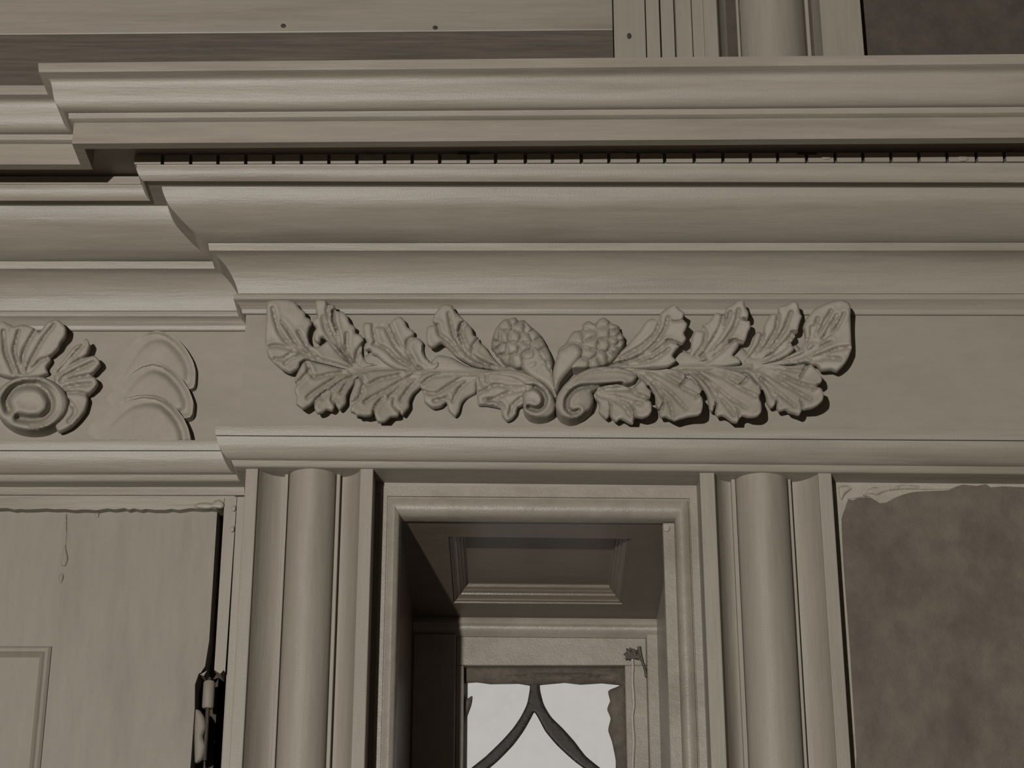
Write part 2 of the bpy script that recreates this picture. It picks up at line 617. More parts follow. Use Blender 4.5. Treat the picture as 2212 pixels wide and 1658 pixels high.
oc = P(1200, 800, 0)
spray = thing('carved_leaf_spray', (oc[0], 0, P(1200, 915, 0)[2]), 'long carved acanthus spray with two scrolls and two cones on the frieze', 'carving')
MC = M['carved']


def leaf(c, outline, veins, base, **kw):
    kw.setdefault('hb', 0.008)
    kw.setdefault('ht', 0.034)
    return relief('leaf', c(outline), MC, spray, veins=veins, base=c([base])[0], **kw)


# low body that ties the leaves together on each side
relief('stem', [(745, 795), (790, 768), (815, 752), (850, 775), (880, 792), (915, 795), (945, 768), (975, 772), (1010, 790), (1060, 796), (1110, 792), (1150, 815),
                (1120, 835), (1030, 830), (930, 825), (860, 820), (770, 815)], MC, spray, hb=0.010, ht=0.010, edge=0.005, ewid=10,
       veins=[([(768, 803), (860, 801), (930, 806), (1030, 808), (1100, 803)], -0.004, 4.0)], thick=None)
relief('stem', [(1270, 800), (1330, 785), (1420, 775), (1470, 755), (1500, 765), (1550, 775), (1600, 750), (1625, 770), (1700, 750), (1720, 745), (1735, 765), (1690, 790),
                (1640, 800), (1600, 805), (1500, 808), (1400, 812), (1320, 812)], MC, spray, hb=0.010, ht=0.010, edge=0.005, ewid=10,
       veins=[([(1290, 800), (1400, 795), (1500, 794), (1620, 792)], -0.004, 4.0)], thick=None)

# ---- left half
leaf(A, [(95, 120), (200, 93), (330, 93), (430, 125), (480, 190), (545, 240), (560, 300), (600, 320), (630, 380), (598, 430), (583, 510), (592, 590), (625, 645), (680, 662),
         (740, 640), (830, 590), (920, 710), (1050, 830), (1150, 900), (1210, 955), (1100, 940), (900, 885), (700, 835), (590, 800), (545, 800), (490, 850), (470, 910),
         (370, 960), (260, 915), (155, 820), (105, 760), (75, 640), (75, 480), (85, 300)],
     V(A, [(1200, 950), (900, 860), (640, 780), (450, 690), (330, 600), (240, 480), (190, 330), (160, 200)], [(560, 740), (430, 600), (330, 440), (260, 360)],
       [(500, 730), (300, 660), (190, 640), (110, 660)], [(700, 790), (560, 640), (470, 480)], [(400, 720), (280, 800), (190, 800)], [(520, 760), (400, 780), (310, 850)]),
     (1200, 950), ht=0.042, power=0.9, ripple=0.0008)
leaf(A, [(680, 105), (790, 98), (825, 150), (900, 160), (915, 225), (1000, 240), (1055, 300), (1085, 375), (1145, 420), (1150, 490), (1215, 515), (1248, 575), (1228, 650),
         (1225, 730), (1255, 800), (1310, 850), (1370, 855), (1400, 870), (1300, 900), (1210, 940), (1150, 900), (1050, 830), (930, 720), (820, 590), (770, 540), (740, 545),
         (725, 600), (690, 600), (655, 560), (655, 490), (680, 430), (640, 370), (650, 315), (700, 300), (675, 230)],
     V(A, [(1200, 930), (1050, 790), (950, 640), (880, 480), (830, 350), (815, 220), (830, 130)], [(1110, 860), (980, 650), (930, 480), (895, 350), (885, 250)],
       [(1080, 800), (1040, 620), (1050, 500)], [(1000, 720), (850, 560), (780, 420), (760, 300)], [(1150, 860), (1180, 700), (1240, 620)]) + [(A([(890, 215), (880, 330), (930, 470)]), 0.006, 3.0)],
     (1200, 930), ht=0.040, power=0.9)
leaf(A, [(1210, 960), (1100, 950), (900, 895), (700, 850), (575, 820), (520, 850), (480, 920), (440, 1000), (420, 1060), (445, 1100), (418, 1180), (450, 1250), (440, 1330), (520, 1390),
         (570, 1375), (650, 1320), (660, 1390), (695, 1445), (760, 1435), (810, 1400), (870, 1415), (898, 1380), (905, 1340), (960, 1400), (1035, 1330), (1045, 1240), (1080, 1170),
         (1130, 1100), (1140, 1040), (1200, 990)],
     V(A, [(1190, 965), (1000, 980), (800, 1100), (650, 1200), (580, 1260)], [(1150, 990), (1000, 1060), (880, 1150), (760, 1270)], [(560, 830), (600, 950), (660, 1020), (820, 990), (1000, 950)],
       [(1120, 1020), (1040, 1100), (980, 1200)], [(600, 930), (500, 1050), (440, 1100)]) + [(A([(875, 1220), (865, 1290), (905, 1350)]), 0.006, 2.6), (A([(800, 1180), (680, 1290), (655, 1340)]), 0.007, 3.2)],
     (1200, 960), ht=0.040, power=1.0)
leaf(B, [(230, 980), (350, 940), (680, 930), (900, 950), (960, 960), (955, 1040), (940, 1130), (900, 1165), (840, 1220), (800, 1300), (795, 1370), (720, 1460), (685, 1440), (660, 1480),
         (580, 1490), (510, 1545), (425, 1550), (395, 1500), (372, 1430), (340, 1470), (270, 1480), (220, 1470), (170, 1470), (150, 1445), (95, 1420), (110, 1340), (90, 1250), (110, 1190),
         (140, 1110), (155, 1040), (225, 1020)],
     V(B, [(950, 960), (760, 1030), (560, 1150), (350, 1260), (270, 1310)], [(230, 1030), (290, 1115), (420, 1050), (700, 990)], [(880, 1000), (700, 1120), (560, 1250)],
       [(900, 1040), (800, 1140), (700, 1290)], [(240, 1130), (210, 1250), (120, 1330)]) + [(B([(480, 1260), (400, 1350), (372, 1430)]), 0.007, 3.0), (B([(615, 1260), (605, 1350), (680, 1440)]), 0.005, 2.6)],
     (950, 960), ht=0.044, power=1.0)
leaf(B, [(255, 372), (370, 372), (560, 380), (600, 335), (680, 295), (740, 340), (775, 420), (850, 470), (860, 540), (920, 560), (965, 620), (968, 700), (985, 760), (1040, 830), (1090, 855),
         (1140, 830), (1150, 880), (1100, 930), (960, 945), (700, 935), (620, 915), (500, 840), (410, 760), (355, 740), (330, 690), (270, 690), (265, 625), (290, 600), (262, 530), (245, 450)],
     V(B, [(950, 930), (800, 890), (640, 800), (540, 700), (440, 640), (370, 625)], [(920, 910), (760, 790), (640, 660), (560, 520), (505, 415), (390, 405)], [(820, 800), (700, 660), (620, 500), (575, 390)],
       [(850, 830), (770, 680), (780, 580), (850, 540)], [(400, 600), (370, 480), (360, 385)]) + [(B([(970, 640), (965, 720), (1000, 790)]), 0.004, 2.5)],
     (960, 930), ht=0.028, power=0.8)
leaf(B, [(1110, 250), (1180, 165), (1240, 150), (1310, 165), (1350, 240), (1430, 310), (1465, 350), (1500, 385), (1545, 440), (1565, 515), (1620, 545), (1635, 600), (1700, 650), (1770, 750),
         (1860, 850), (1975, 935), (1850, 935), (1700, 905), (1560, 870), (1420, 800), (1327, 735), (1250, 660), (1185, 605), (1110, 650), (1060, 660), (1012, 620), (1000, 520), (1010, 430), (1060, 400),
         (1130, 395), (1075, 350)],
     V(B, [(1960, 925), (1700, 870), (1530, 790), (1410, 660), (1330, 520), (1290, 380), (1270, 260)], [(1800, 890), (1600, 810), (1470, 690), (1400, 560), (1390, 460), (1420, 370)],
       [(1700, 850), (1560, 750), (1560, 650), (1620, 560)], [(1400, 740), (1280, 600), (1160, 500), (1140, 400)]) + [(B([(1455, 355), (1410, 400), (1390, 480), (1440, 620)]), 0.006, 2.6)],
     (1975, 930), ht=0.036, power=0.8)
leaf(B, [(910, 1040), (960, 990), (1060, 955), (1300, 965), (1450, 985), (1610, 1000), (1600, 1100), (1590, 1200), (1530, 1235), (1470, 1270), (1420, 1330), (1390, 1430), (1350, 1480), (1315, 1460),
         (1260, 1400), (1240, 1310), (1180, 1365), (1080, 1380), (980, 1310), (970, 1230), (945, 1150), (915, 1100)],
     V(B, [(1590, 1010), (1420, 1040), (1250, 1130), (1140, 1205), (1060, 1215), (970, 1190)], [(960, 1090), (1080, 1010), (1300, 985)], [(1540, 1040), (1400, 1150), (1320, 1300)], [(1100, 1300), (1200, 1280), (1260, 1260)]),
     (1600, 1000), ht=0.022, power=1.0)
leaf(C, [(290, 900), (400, 862), (700, 850), (900, 900), (1020, 990), (1000, 1080), (900, 1130), (900, 1240), (880, 1270), (820, 1300), (800, 1380), (740, 1450), (680, 1470), (620, 1400), (605, 1310),
         (560, 1290), (420, 1265), (320, 1265), (305, 1190), (292, 1100), (290, 1000)],
     V(C, [(900, 1080), (700, 1110), (540, 1180), (460, 1200)], [(900, 1040), (700, 1040), (560, 1010), (430, 1060), (310, 1120)], [(340, 900), (360, 1000), (440, 1060)], [(860, 1180), (740, 1290), (720, 1400)],
       [(640, 1300), (560, 1220), (400, 1200)], [(420, 880), (420, 970), (500, 1020)]),
     (1000, 1010), ht=0.014, hb=0.024, power=0.8)

# ---- scrolls at the middle
relief('scroll', C([(330, 850), (700, 822), (880, 850), (1060, 930), (1180, 1030), (1270, 1150), (1300, 1270), (1275, 1370), (1200, 1425), (1080, 1440), (970, 1410), (910, 1340), (890, 1270), (885, 1200),
                    (880, 1130), (920, 1075), (960, 1050), (880, 985), (760, 930), (600, 905), (420, 900)]), MC, spray, hb=0.030, ht=0.030,
       veins=[(C([(940, 1050), (1040, 1040), (1130, 1100), (1170, 1190), (1145, 1280), (1060, 1325), (960, 1300)]), 0.016, 4.6), (C([(420, 870), (700, 850), (900, 890), (1060, 970), (1180, 1090)]), 0.002, 2.0)],
       edge=0.006, ewid=7, thick=None, bumps=[(980 + 1010 / 5.92, 660 + 1180 / 5.92, 21, 0.006)], step=2.4,
       hfun=lambda p, h: h * (0.45 + 0.55 * np.clip((p[:, 0] - 1040) / 110, 0, 1)))
relief('scroll', D([(60, 1250), (85, 1140), (180, 1000), (330, 880), (500, 800), (700, 775), (900, 795), (1050, 850), (1105, 900), (1060, 975), (1000, 1000), (800, 1010), (640, 1030), (530, 1090), (545, 1180),
                    (545, 1240), (505, 1330), (420, 1390), (330, 1440), (230, 1450), (130, 1410), (75, 1330)]), MC, spray, hb=0.034, ht=0.034,
       veins=[(D([(1090, 890), (900, 838), (700, 825), (500, 855), (330, 940), (210, 1060)]), 0.003, 2.6), (D([(900, 1005), (600, 1025), (400, 1035), (280, 1090), (205, 1200), (205, 1310), (270, 1365), (350, 1345)]), 0.013, 4.4)],
       edge=0.006, ewid=7, thick=None, bumps=[(1190 + 385 / 5.92, 660 + 1220 / 5.92, 25, 0.005)], step=2.4,
       hfun=lambda p, h: h * (0.5 + 0.5 * np.clip((1380 - p[:, 0]) / 130, 0, 1)))

# ---- cones
cone_l = C([(480, 520), (498, 400), (535, 300), (580, 235), (640, 180), (720, 160), (790, 150), (825, 190), (900, 185), (955, 235), (1005, 280), (1060, 325), (1115, 380), (1165, 470), (1210, 560), (1265, 700),
            (1262, 800), (1220, 900), (1180, 950), (1050, 895), (900, 815), (780, 800), (660, 740), (580, 650), (530, 600)])


def cone(outline, centers, veins, hh, axis):
    c0 = np.array(axis[0]); c1 = np.array(axis[1]); wid = axis[2]
    cen = np.array([c[:2] for c in centers])

    def hf(p, h):
        d = seg_dist(p, [c0, c1]) / wid
        body = hh * np.sqrt(np.clip(1 - 0.75 * np.clip(d, 0, 1) ** 2, 0.02, 1))
        dd = np.sort(np.hypot(p[:, None, 0] - cen[None, :, 0], p[:, None, 1] - cen[None, :, 1]), 1)
        cell = np.clip((dd[:, 1] - dd[:, 0]) / 14.0, 0, 1)          # 0 at the joints between scales, 1 inside a scale
        return body + 0.0085 * (np.sqrt(cell) - 0.6)
    return relief('cone', outline, MC, spray, hfun=hf, veins=veins, edge=0.006, ewid=6, thick=None, step=2.2, sm_angle=50)


cl = C([(660, 240), (780, 175), (860, 270), (540, 400), (640, 400), (780, 400), (930, 420), (1040, 380), (960, 260), (600, 560), (760, 540), (900, 520), (1080, 480), (660, 680), (800, 680), (960, 640), (1000, 760),
        (1140, 640), (1150, 800), (1050, 860), (540, 500)])
cone(cone_l, cl, [(C([(1050, 540), (1150, 680), (1230, 830)]), 0.003, 2.5), (C([(580, 620), (680, 640), (760, 630)]), 0.004, 2.2)], 0.030, (C([(720, 330)])[0], C([(1100, 760)])[0], 48))
cone_r = D([(90, 600), (110, 540), (180, 490), (230, 400), (290, 330), (390, 310), (410, 240), (480, 195), (560, 230), (620, 170), (680, 150), (740, 190), (790, 230), (870, 262), (890, 340), (935, 400), (940, 480),
            (885, 600), (810, 700), (740, 755), (600, 795), (450, 800), (330, 800), (250, 800), (200, 700)])
cr_ = D([(480, 245), (680, 210), (820, 260), (480, 360), (680, 340), (830, 350), (900, 400), (330, 400), (520, 480), (690, 500), (820, 560), (900, 500), (300, 560), (480, 620), (670, 680), (430, 740), (780, 650), (560, 740), (820, 460)])
cone(cone_r, cr_, [], 0.031, (D([(700, 400)])[0], D([(350, 680)])[0], 52))
relief('calyx', C([(880, 690), (920, 590), (1050, 545), (1130, 600), (1230, 760), (1262, 840), (1300, 1000), (1312, 1170), (1250, 1080), (1150, 985), (1010, 905), (900, 810)]), MC, spray, hb=0.032, ht=0.030, base=C([(1280, 1050)])[0],
       veins=[(C([(1130, 600), (1190, 720), (1240, 830)]), 0.004, 2.5)], edge=0.005, ewid=9, thick=None, step=2.6)
relief('calyx', D([(20, 1000), (30, 820), (80, 640), (110, 570), (180, 540), (230, 500), (310, 490), (370, 525), (400, 600), (380, 660), (300, 765), (200, 880), (120, 990), (80, 1120), (45, 1170)]), MC, spray, hb=0.030, ht=0.040,
       base=D([(60, 1120)])[0], edge=0.008, ewid=12, thick=None, step=2.6)

# ---- right half
leaf(D, [(650, 810), (730, 740), (880, 600), (970, 510), (1050, 420), (1130, 330), (1230, 190), (1300, 165), (1380, 185), (1400, 100), (1490, 25), (1580, -12), (1650, 50), (1705, 85), (1690, 175), (1745, 230), (1720, 310),
         (1700, 350), (1730, 420), (1690, 480), (1625, 490), (1640, 520), (1600, 565), (1555, 640), (1600, 700), (1500, 770), (1300, 795), (1000, 805), (800, 812)],
     V(D, [(640, 800), (900, 730), (1150, 640), (1350, 460), (1450, 300), (1500, 150)], [(700, 775), (1000, 715), (1300, 605), (1480, 480)], [(900, 660), (1150, 520), (1330, 360), (1390, 220)], [(1000, 760), (1300, 690), (1500, 560)]) +
     [(D([(1490, 445), (1560, 450), (1640, 490)]), 0.007, 3.0), (D([(1550, 200), (1620, 200), (1700, 180)]), 0.005, 2.6)],
     (640, 805), ht=0.054, power=1.5)
leaf(E, [(480, 885), (505, 700), (520, 560), (570, 460), (635, 470), (655, 390), (720, 370), (780, 280), (830, 250), (880, 285), (905, 330), (930, 200), (1000, 150), (1080, 102), (1140, 110), (1165, 180), (1200, 250), (1190, 320),
         (1150, 335), (1210, 350), (1225, 420), (1195, 480), (1172, 560), (1140, 610), (1085, 620), (1080, 650), (1040, 710), (1010, 755), (1080, 790), (1100, 850), (900, 890), (600, 900)],
     V(E, [(540, 870), (700, 830), (850, 720), (1000, 590)], [(520, 850), (700, 720), (830, 560), (930, 380), (980, 250)], [(530, 800), (660, 640), (690, 500), (650, 420)], [(640, 760), (780, 560), (850, 440), (890, 320)],
       [(700, 780), (920, 580), (1040, 400), (1080, 220)]) + [(E([(980, 600), (1040, 575), (1130, 610)]), 0.007, 3.0), (E([(1080, 330), (1140, 325), (1200, 330)]), 0.005, 2.6)],
     (520, 890), ht=0.054, power=1.5)
leaf(F, [(0, 880), (50, 780), (120, 650), (150, 560), (190, 480), (240, 485), (265, 510), (290, 380), (360, 270), (440, 260), (455, 180), (530, 160), (620, 115), (680, 130), (700, 200), (712, 260), (732, 290), (712, 350), (692, 420),
         (680, 480), (640, 500), (650, 540), (600, 615), (640, 680), (560, 760), (400, 830), (200, 880)],
     V(F, [(180, 860), (400, 720), (550, 580), (640, 480)], [(100, 850), (300, 650), (420, 450), (450, 280)], [(80, 830), (220, 640), (265, 510)], [(160, 840), (380, 650), (520, 450), (600, 250)], [(300, 800), (460, 720), (580, 620)]) +
     [(F([(600, 480), (650, 490), (690, 470)]), 0.004, 2.5)],
     (100, 880), ht=0.054, power=1.4)
leaf(F, [(180, 880), (400, 800), (600, 745), (700, 690), (752, 620), (772, 540), (760, 470), (745, 410), (790, 310), (835, 260), (880, 205), (980, 158), (1080, 118), (1200, 100), (1270, 118), (1312, 170), (1312, 300), (1316, 450), (1322, 600),
         (1320, 700), (1280, 800), (1225, 880), (1150, 945), (1080, 925), (960, 935), (905, 870), (800, 842), (700, 850), (500, 860), (300, 885)],
     V(F, [(250, 865), (500, 825), (700, 760), (850, 680), (1000, 520), (1150, 280)], [(600, 830), (800, 750), (950, 660), (1080, 600)], [(860, 600), (880, 480), (920, 320)], [(900, 580), (980, 400), (1080, 230)],
       [(1000, 560), (1150, 420), (1230, 260)], [(820, 790), (1000, 740), (1150, 680), (1290, 660)], [(860, 820), (1040, 790), (1190, 800)], [(760, 680), (830, 560), (850, 420)]),
     (220, 880), ht=0.050, power=1.2, ripple=0.0010)
leaf(F, [(0, 905), (200, 875), (400, 880), (600, 885), (730, 860), (790, 875), (850, 868), (905, 930), (960, 990), (970, 1060), (905, 1130), (965, 1150), (990, 1220), (980, 1290), (920, 1350), (850, 1385), (740, 1405), (700, 1465),
         (640, 1450), (570, 1430), (540, 1400), (460, 1420), (430, 1390), (430, 1310), (395, 1365), (350, 1375), (310, 1310), (300, 1240), (230, 1130), (150, 1030), (60, 960)],
     V(F, [(100, 920), (350, 1000), (600, 1150), (830, 1280)], [(250, 1030), (450, 1200), (640, 1360)], [(200, 895), (500, 920), (700, 940)], [(150, 910), (450, 980), (700, 1090), (880, 1130)], [(200, 1000), (330, 1140), (400, 1250)]) +
     [(F([(420, 1190), (425, 1260), (430, 1320)]), 0.005, 2.5), (F([(800, 870), (750, 940), (715, 1010)]), 0.008, 3.0), (F([(705, 1290), (730, 1340), (735, 1400)]), 0.006, 2.5), (F([(860, 1170), (910, 1130), (960, 1110)]), 0.006, 2.6)],
     (50, 910), ht=0.060, power=1.6)
leaf(E, [(440, 925), (600, 905), (750, 905), (900, 920), (1080, 950), (1190, 1010), (1240, 1035), (1285, 1090), (1335, 1125), (1345, 1200), (1325, 1260), (1352, 1330), (1352, 1430), (1300, 1480), (1200, 1490), (1130, 1475), (1095, 1505),
         (1065, 1555), (1000, 1545), (930, 1490), (885, 1470), (825, 1480), (800, 1430), (815, 1330), (770, 1420), (735, 1400), (722, 1330), (705, 1240), (660, 1170), (600, 1080), (520, 990)],
     V(E, [(520, 930), (750, 1080), (950, 1250), (1170, 1380)], [(620, 920), (900, 1020), (1100, 1150), (1280, 1230)], [(700, 920), (900, 960), (1100, 1040)], [(560, 960), (720, 1110), (790, 1250)], [(680, 1060), (880, 1280), (1020, 1470)]) +
     [(E([(810, 1220), (822, 1300), (800, 1390)]), 0.005, 2.5), (E([(1195, 1010), (1150, 1070), (1100, 1110)]), 0.008, 3.0), (E([(1060, 1380), (1085, 1440), (1090, 1500)]), 0.005, 2.5), (E([(1240, 1260), (1290, 1250), (1340, 1240)]), 0.004, 2.5)],
     (480, 920), ht=0.060, power=1.6)
leaf(E, [(-180, 930), (-50, 905), (150, 915), (300, 930), (420, 965), (460, 1030), (520, 1038), (565, 1090), (605, 1110), (638, 1170), (615, 1225), (650, 1275), (652, 1350), (640, 1430), (600, 1465), (480, 1485), (390, 1510), (320, 1530),
         (250, 1505), (210, 1485), (150, 1490), (128, 1430), (180, 1330), (140, 1385), (100, 1370), (88, 1330), (85, 1270), (60, 1200), (15, 1130), (-80, 1050), (-150, 990)],
     V(E, [(-120, 930), (100, 1070), (300, 1230), (450, 1390)], [(-50, 920), (200, 1010), (420, 1150), (580, 1230)], [(0, 915), (220, 955), (400, 1020)], [(-100, 960), (60, 1100), (170, 1260)], [(60, 1080), (240, 1290), (300, 1490)]) +
     [(E([(180, 1240), (185, 1310), (165, 1390)]), 0.005, 2.5), (E([(455, 1010), (430, 1070), (385, 1115)]), 0.008, 3.0), (E([(560, 1270), (610, 1235), (660, 1220)]), 0.006, 2.5)],
     (-150, 935), ht=0.060, power=1.6)
leaf(D, [(480, 1090), (640, 1035), (850, 1005), (1030, 1055), (1090, 1000), (1150, 950), (1205, 965), (1232, 1040), (1280, 1090), (1270, 1170), (1225, 1200), (1282, 1230), (1290, 1340), (1250, 1400), (1170, 1430), (1100, 1420), (1065, 1445),
         (1050, 1505), (1000, 1495), (900, 1440), (835, 1475), (785, 1440), (755, 1400), (712, 1440), (645, 1390), (612, 1350), (618, 1250), (560, 1180), (520, 1130)],
     V(D, [(520, 1110), (800, 1150), (1000, 1220), (1150, 1250)], [(600, 1090), (900, 1080), (1080, 1070)], [(600, 1150), (800, 1200), (950, 1300), (1010, 1400)], [(700, 1060), (950, 1050), (1100, 1130), (1230, 1180)]) +
     [(D([(755, 1230), (770, 1310), (755, 1390)]), 0.006, 2.6), (D([(1020, 1260), (1065, 1330), (1080, 1420)]), 0.007, 2.8), (D([(1130, 950), (1080, 1010), (1035, 1060)]), 0.007, 2.8)],
     (500, 1100), ht=0.052, power=1.4, hb=0.014)

# ------------------------------------------------------------------ carving over the door, cut by the left edge of the picture
og = P(140, 900, DREC)
roset = thing('carved_scroll_rosette', (og[0], DREC, P(140, 945, DREC)[2]), 'carved scroll with fan of leaves at the left end of the frieze', 'carving')
relief('leaf', G([(-420, 420), (-330, 240), (-200, 130), (-60, 190), (60, 170), (190, 215), (250, 265), (335, 150), (450, 110), (495, 130), (560, 205), (555, 300), (500, 380), (470, 450), (380, 540), (380, 585), (330, 690), (350, 745), (200, 800), (-100, 800), (-330, 700)]),
       MC, roset, Y0=DREC, base=G([(100, 900)])[0], hb=0.012, ht=0.042, power=1.3,
       veins=V(G, [(80, 750), (170, 560), (300, 330), (420, 180)], [(120, 740), (260, 600), (380, 560)], [(40, 740), (60, 500), (200, 230)], [(-60, 740), (-160, 500), (-180, 250)], [(20, 740), (-50, 480), (0, 250)]), thick=0.010)
relief('leaf', G([(430, 740), (530, 600), (660, 440), (760, 370), (810, 338), (850, 400), (835, 480), (800, 560), (900, 540), (958, 590), (970, 640), (925, 700), (872, 770), (922, 810), (942, 865), (905, 930), (822, 1010), (820, 1080), (785, 1200),
                  (700, 1310), (600, 1395), (470, 1440), (420, 1300), (430, 1000)]), MC, roset, Y0=DREC, base=G([(380, 1000)])[0], hb=0.016, ht=0.036, power=1.2,
       veins=[(G([(460, 760), (640, 640), (800, 560)]), 0.006, 3.6), (G([(500, 850), (700, 800), (872, 770)]), 0.006, 3.6), (G([(560, 980), (720, 980), (822, 1010)]), 0.006, 3.6)] +
       V(G, [(480, 720), (640, 560), (780, 400)], [(520, 800), (720, 700), (900, 620)], [(560, 920), (720, 890), (860, 880)], [(600, 1080), (680, 1200), (600, 1320)]), thick=0.010)
relief('scroll', G([(150 + 440 * math.cos(a), 1110 + 330 * math.sin(a)) for a in np.linspace(0, 2 * math.pi, 28)[:-1]]), MC, roset, Y0=DREC, hb=0.034, ht=0.034, thick=None, edge=0.008, ewid=8, step=2.6,
       veins=[(G([(-120, 1180), (-150, 1060), (-60, 930), (80, 885), (230, 890), (330, 960), (390, 1080), (370, 1200), (270, 1290), (120, 1300), (0, 1280)]), 0.020, 7.5), (G([(150 + 330 * math.cos(a), 1110 + 270 * math.sin(a)) for a in np.linspace(-1.4, 1.6, 12)]), 0.003, 3.0)],
       bumps=[(40 + 130 / 5.5275, 670 + 1090 / 5.5275, 30, 0.004)])

om = P(300, 850, DREC)
fan = thing('carved_crescent_relief', (om[0], DREC, P(300, 945, DREC)[2]), 'three overlapping low carved crescents beside the scroll carving', 'carving')


def crescent(arc_pts, low_pts, h0, hmin):
    ol = [tuple(p) for p in resample(arc_pts, 18.0, True, False)] + low_pts
    ar = np.array(G(arc_pts))

    def hf(p, h):
        d = seg_dist(p, resample(ar, 4.0, True, False))
        u = np.clip((p[:, 0] - ar[:, 0].min()) / (ar[:, 0].max() - ar[:, 0].min()), 0, 1)
        sm = u * u * (3 - 2 * u)
        return 0.0002 + h0 * sm - 0.85 * h0 * np.exp(-((d - 13) / 9.0) ** 2) * (0.25 + 0.75 * np.sin(np.pi * np.clip(u, 0.02, 1)))
    return relief('crescent', G(ol), MC, fan, Y0=DREC, hfun=hf, edge=0.0012, ewid=3.5, thick=None, step=3.0, smooth=False, hmin=hmin)


crescent([(1060, 820), (1180, 640), (1290, 480), (1400, 350), (1520, 272), (1650, 245), (1780, 270), (1900, 350), (2000, 460), (2080, 600), (2112, 720), (2105, 870), (2085, 925), (2035, 938)],
         [(1950, 850), (1850, 745), (1720, 665), (1600, 640), (1480, 670), (1360, 750), (1250, 850), (1150, 980)], 0.016, 0.0006)
crescent([(1040, 1060), (1150, 940), (1250, 815), (1360, 710), (1480, 635), (1600, 607), (1720, 635), (1850, 715), (1950, 820), (2030, 940), (2085, 1090), (2075, 1230), (2045, 1275), (1975, 1288)],
         [(1870, 1190), (1750, 1090), (1620, 1040), (1480, 1035), (1300, 1080), (1150, 1180)], 0.021, 0.0012)
crescent([(860, 1360), (1000, 1260), (1150, 1145), (1300, 1045), (1480, 1005), (1620, 1010), (1750, 1055), (1870, 1155), (1970, 1285), (2030, 1420), (2055, 1545)], [(1800, 1555), (1500, 1555), (1200, 1550), (900, 1545), (820, 1460)], 0.027, 0.0018)

# ------------------------------------------------------------------ sidelight between the columns
Y_B = Y_CASE + 0.40
win = thing('window_1', P(1130, 1590, Y_CASE), 'narrow sidelight window in a panelled reveal between the columns', 'window', kind='structure')
win_m = M['sash']


def bar_profile(name, a, b, na, nb, prof, mat, parent):
    """moulded bar from inner-edge point a to b; prof = [(offset outward, y)], with mitred ends given by outward directions na, nb"""
    vv = []
    for p, nrm in ((a, na), (b, nb)):
        for off, y in prof:
            vv.append((p[0] + nrm[0] * off, y, p[2] + nrm[1] * off))
    n = len(prof)
    ff = [(i, (i + 1) % n, n + (i + 1) % n, n + i) for i in range(n)] + [tuple(range(n))[::-1], tuple(range(n, 2 * n))]
    return recalc(mesh_obj(name, vv, ff, mat, parent, 40))


i_tl, i_tr = P(866, 1112, Y_CASE), P(1458, 1117, Y_CASE)
o_tl, o_tr = P(822, 1049, Y_CASE), P(1506, 1056, Y_CASE)
wl, wr, wt = i_tl[0] - o_tl[0], o_tr[0] - i_tr[0], o_tl[2] - i_tl[2]


def case_prof(w):
    return [(w, Y_CASE + 0.03), (w, Y_CASE), (w * 0.66, Y_CASE), (w * 0.64, Y_CASE + 0.003), (w * 0.60, Y_CASE + 0.003), (w * 0.58, Y_CASE - 0.001), (w * 0.45, Y_CASE - 0.004), (w * 0.30, Y_CASE - 0.005),
            (w * 0.15, Y_CASE - 0.002), (w * 0.05, Y_CASE + 0.004), (0.0, Y_CASE + 0.010), (0.0, Y_CASE + 0.03)]


zb = GZ + 0.55
bot_l, bot_r = (i_tl[0], 0, zb), (i_tr[0], 0, zb)
bar_profile('casing', bot_l, i_tl, (-1, 0), (-1, wt / wl), case_prof(wl), win_m, win)
bar_profile('casing', bot_r, i_tr, (1, 0), (1, wt / wr), case_prof(wr), win_m, win)
bar_profile('casing', i_tl, i_tr, (-wl / wt, 1), (wr / wt, 1), case_prof(wt), win_m, win)
# lower panel under the sidelight
box('apron_panel', o_tl[0], o_tr[0], Y_CASE, Y_CASE + 0.06, GZ, zb, win_m, win, 0.003)
# top filler between the casing and the architrave
ft = box('head_filler', o_tl[0] - 0.02, o_tr[0] + 0.02, Y_CASE + 0.002, Y_CASE + 0.06, o_tl[2] - 0.012, z_ab + 0.03, M['trim_h'], win)
for a, b in ((o_tl[0] - 0.04, o_tl[0] + 0.004), (o_tr[0] - 0.004, o_tr[0] + 0.04)):
    box('side_filler', a, b, Y_CASE + 0.004, Y_CASE + 0.045, GZ, o_tl[2], M['trim_v'], win)

# panelled soffit of the reveal, falling towards the sash
FL, FR = P(862, 1109, Y_CASE + 0.012), P(1462, 1116, Y_CASE + 0.012)
BL, BR = P(893, 1334, Y_B), P(1418, 1338, Y_B)


def S(u, v, lift=0.0):
    p = (FL * (1 - u) + FR * u) * (1 - v) + (BL * (1 - u) + BR * u) * v
    return p + np.array((0, -0.12 * lift, lift))


def soffit_uv(px, py):
    """(u, v) on the soffit for a pixel"""
    best = None
    for v_ in np.linspace(0, 1, 201):
        a, b = FL * (1 - v_) + BL * v_, FR * (1 - v_) + BR * v_
        # project both ends
        def proj(p):
            r = p - CAM
            zc = r[1] * CS + r[2] * SN
            return np.array((1106 + FPX * r[0] / zc, 829 - FPX * (-r[1] * SN + r[2] * CS) / zc))
        A_, B_ = proj(a), proj(b)
        u_ = (px - A_[0]) / (B_[0] - A_[0])
        e_ = abs(A_[1] + (B_[1] - A_[1]) * u_ - py)
        if best is None or e_ < best[0]:
            best = (e_, u_, v_)
    return best[1], best[2]


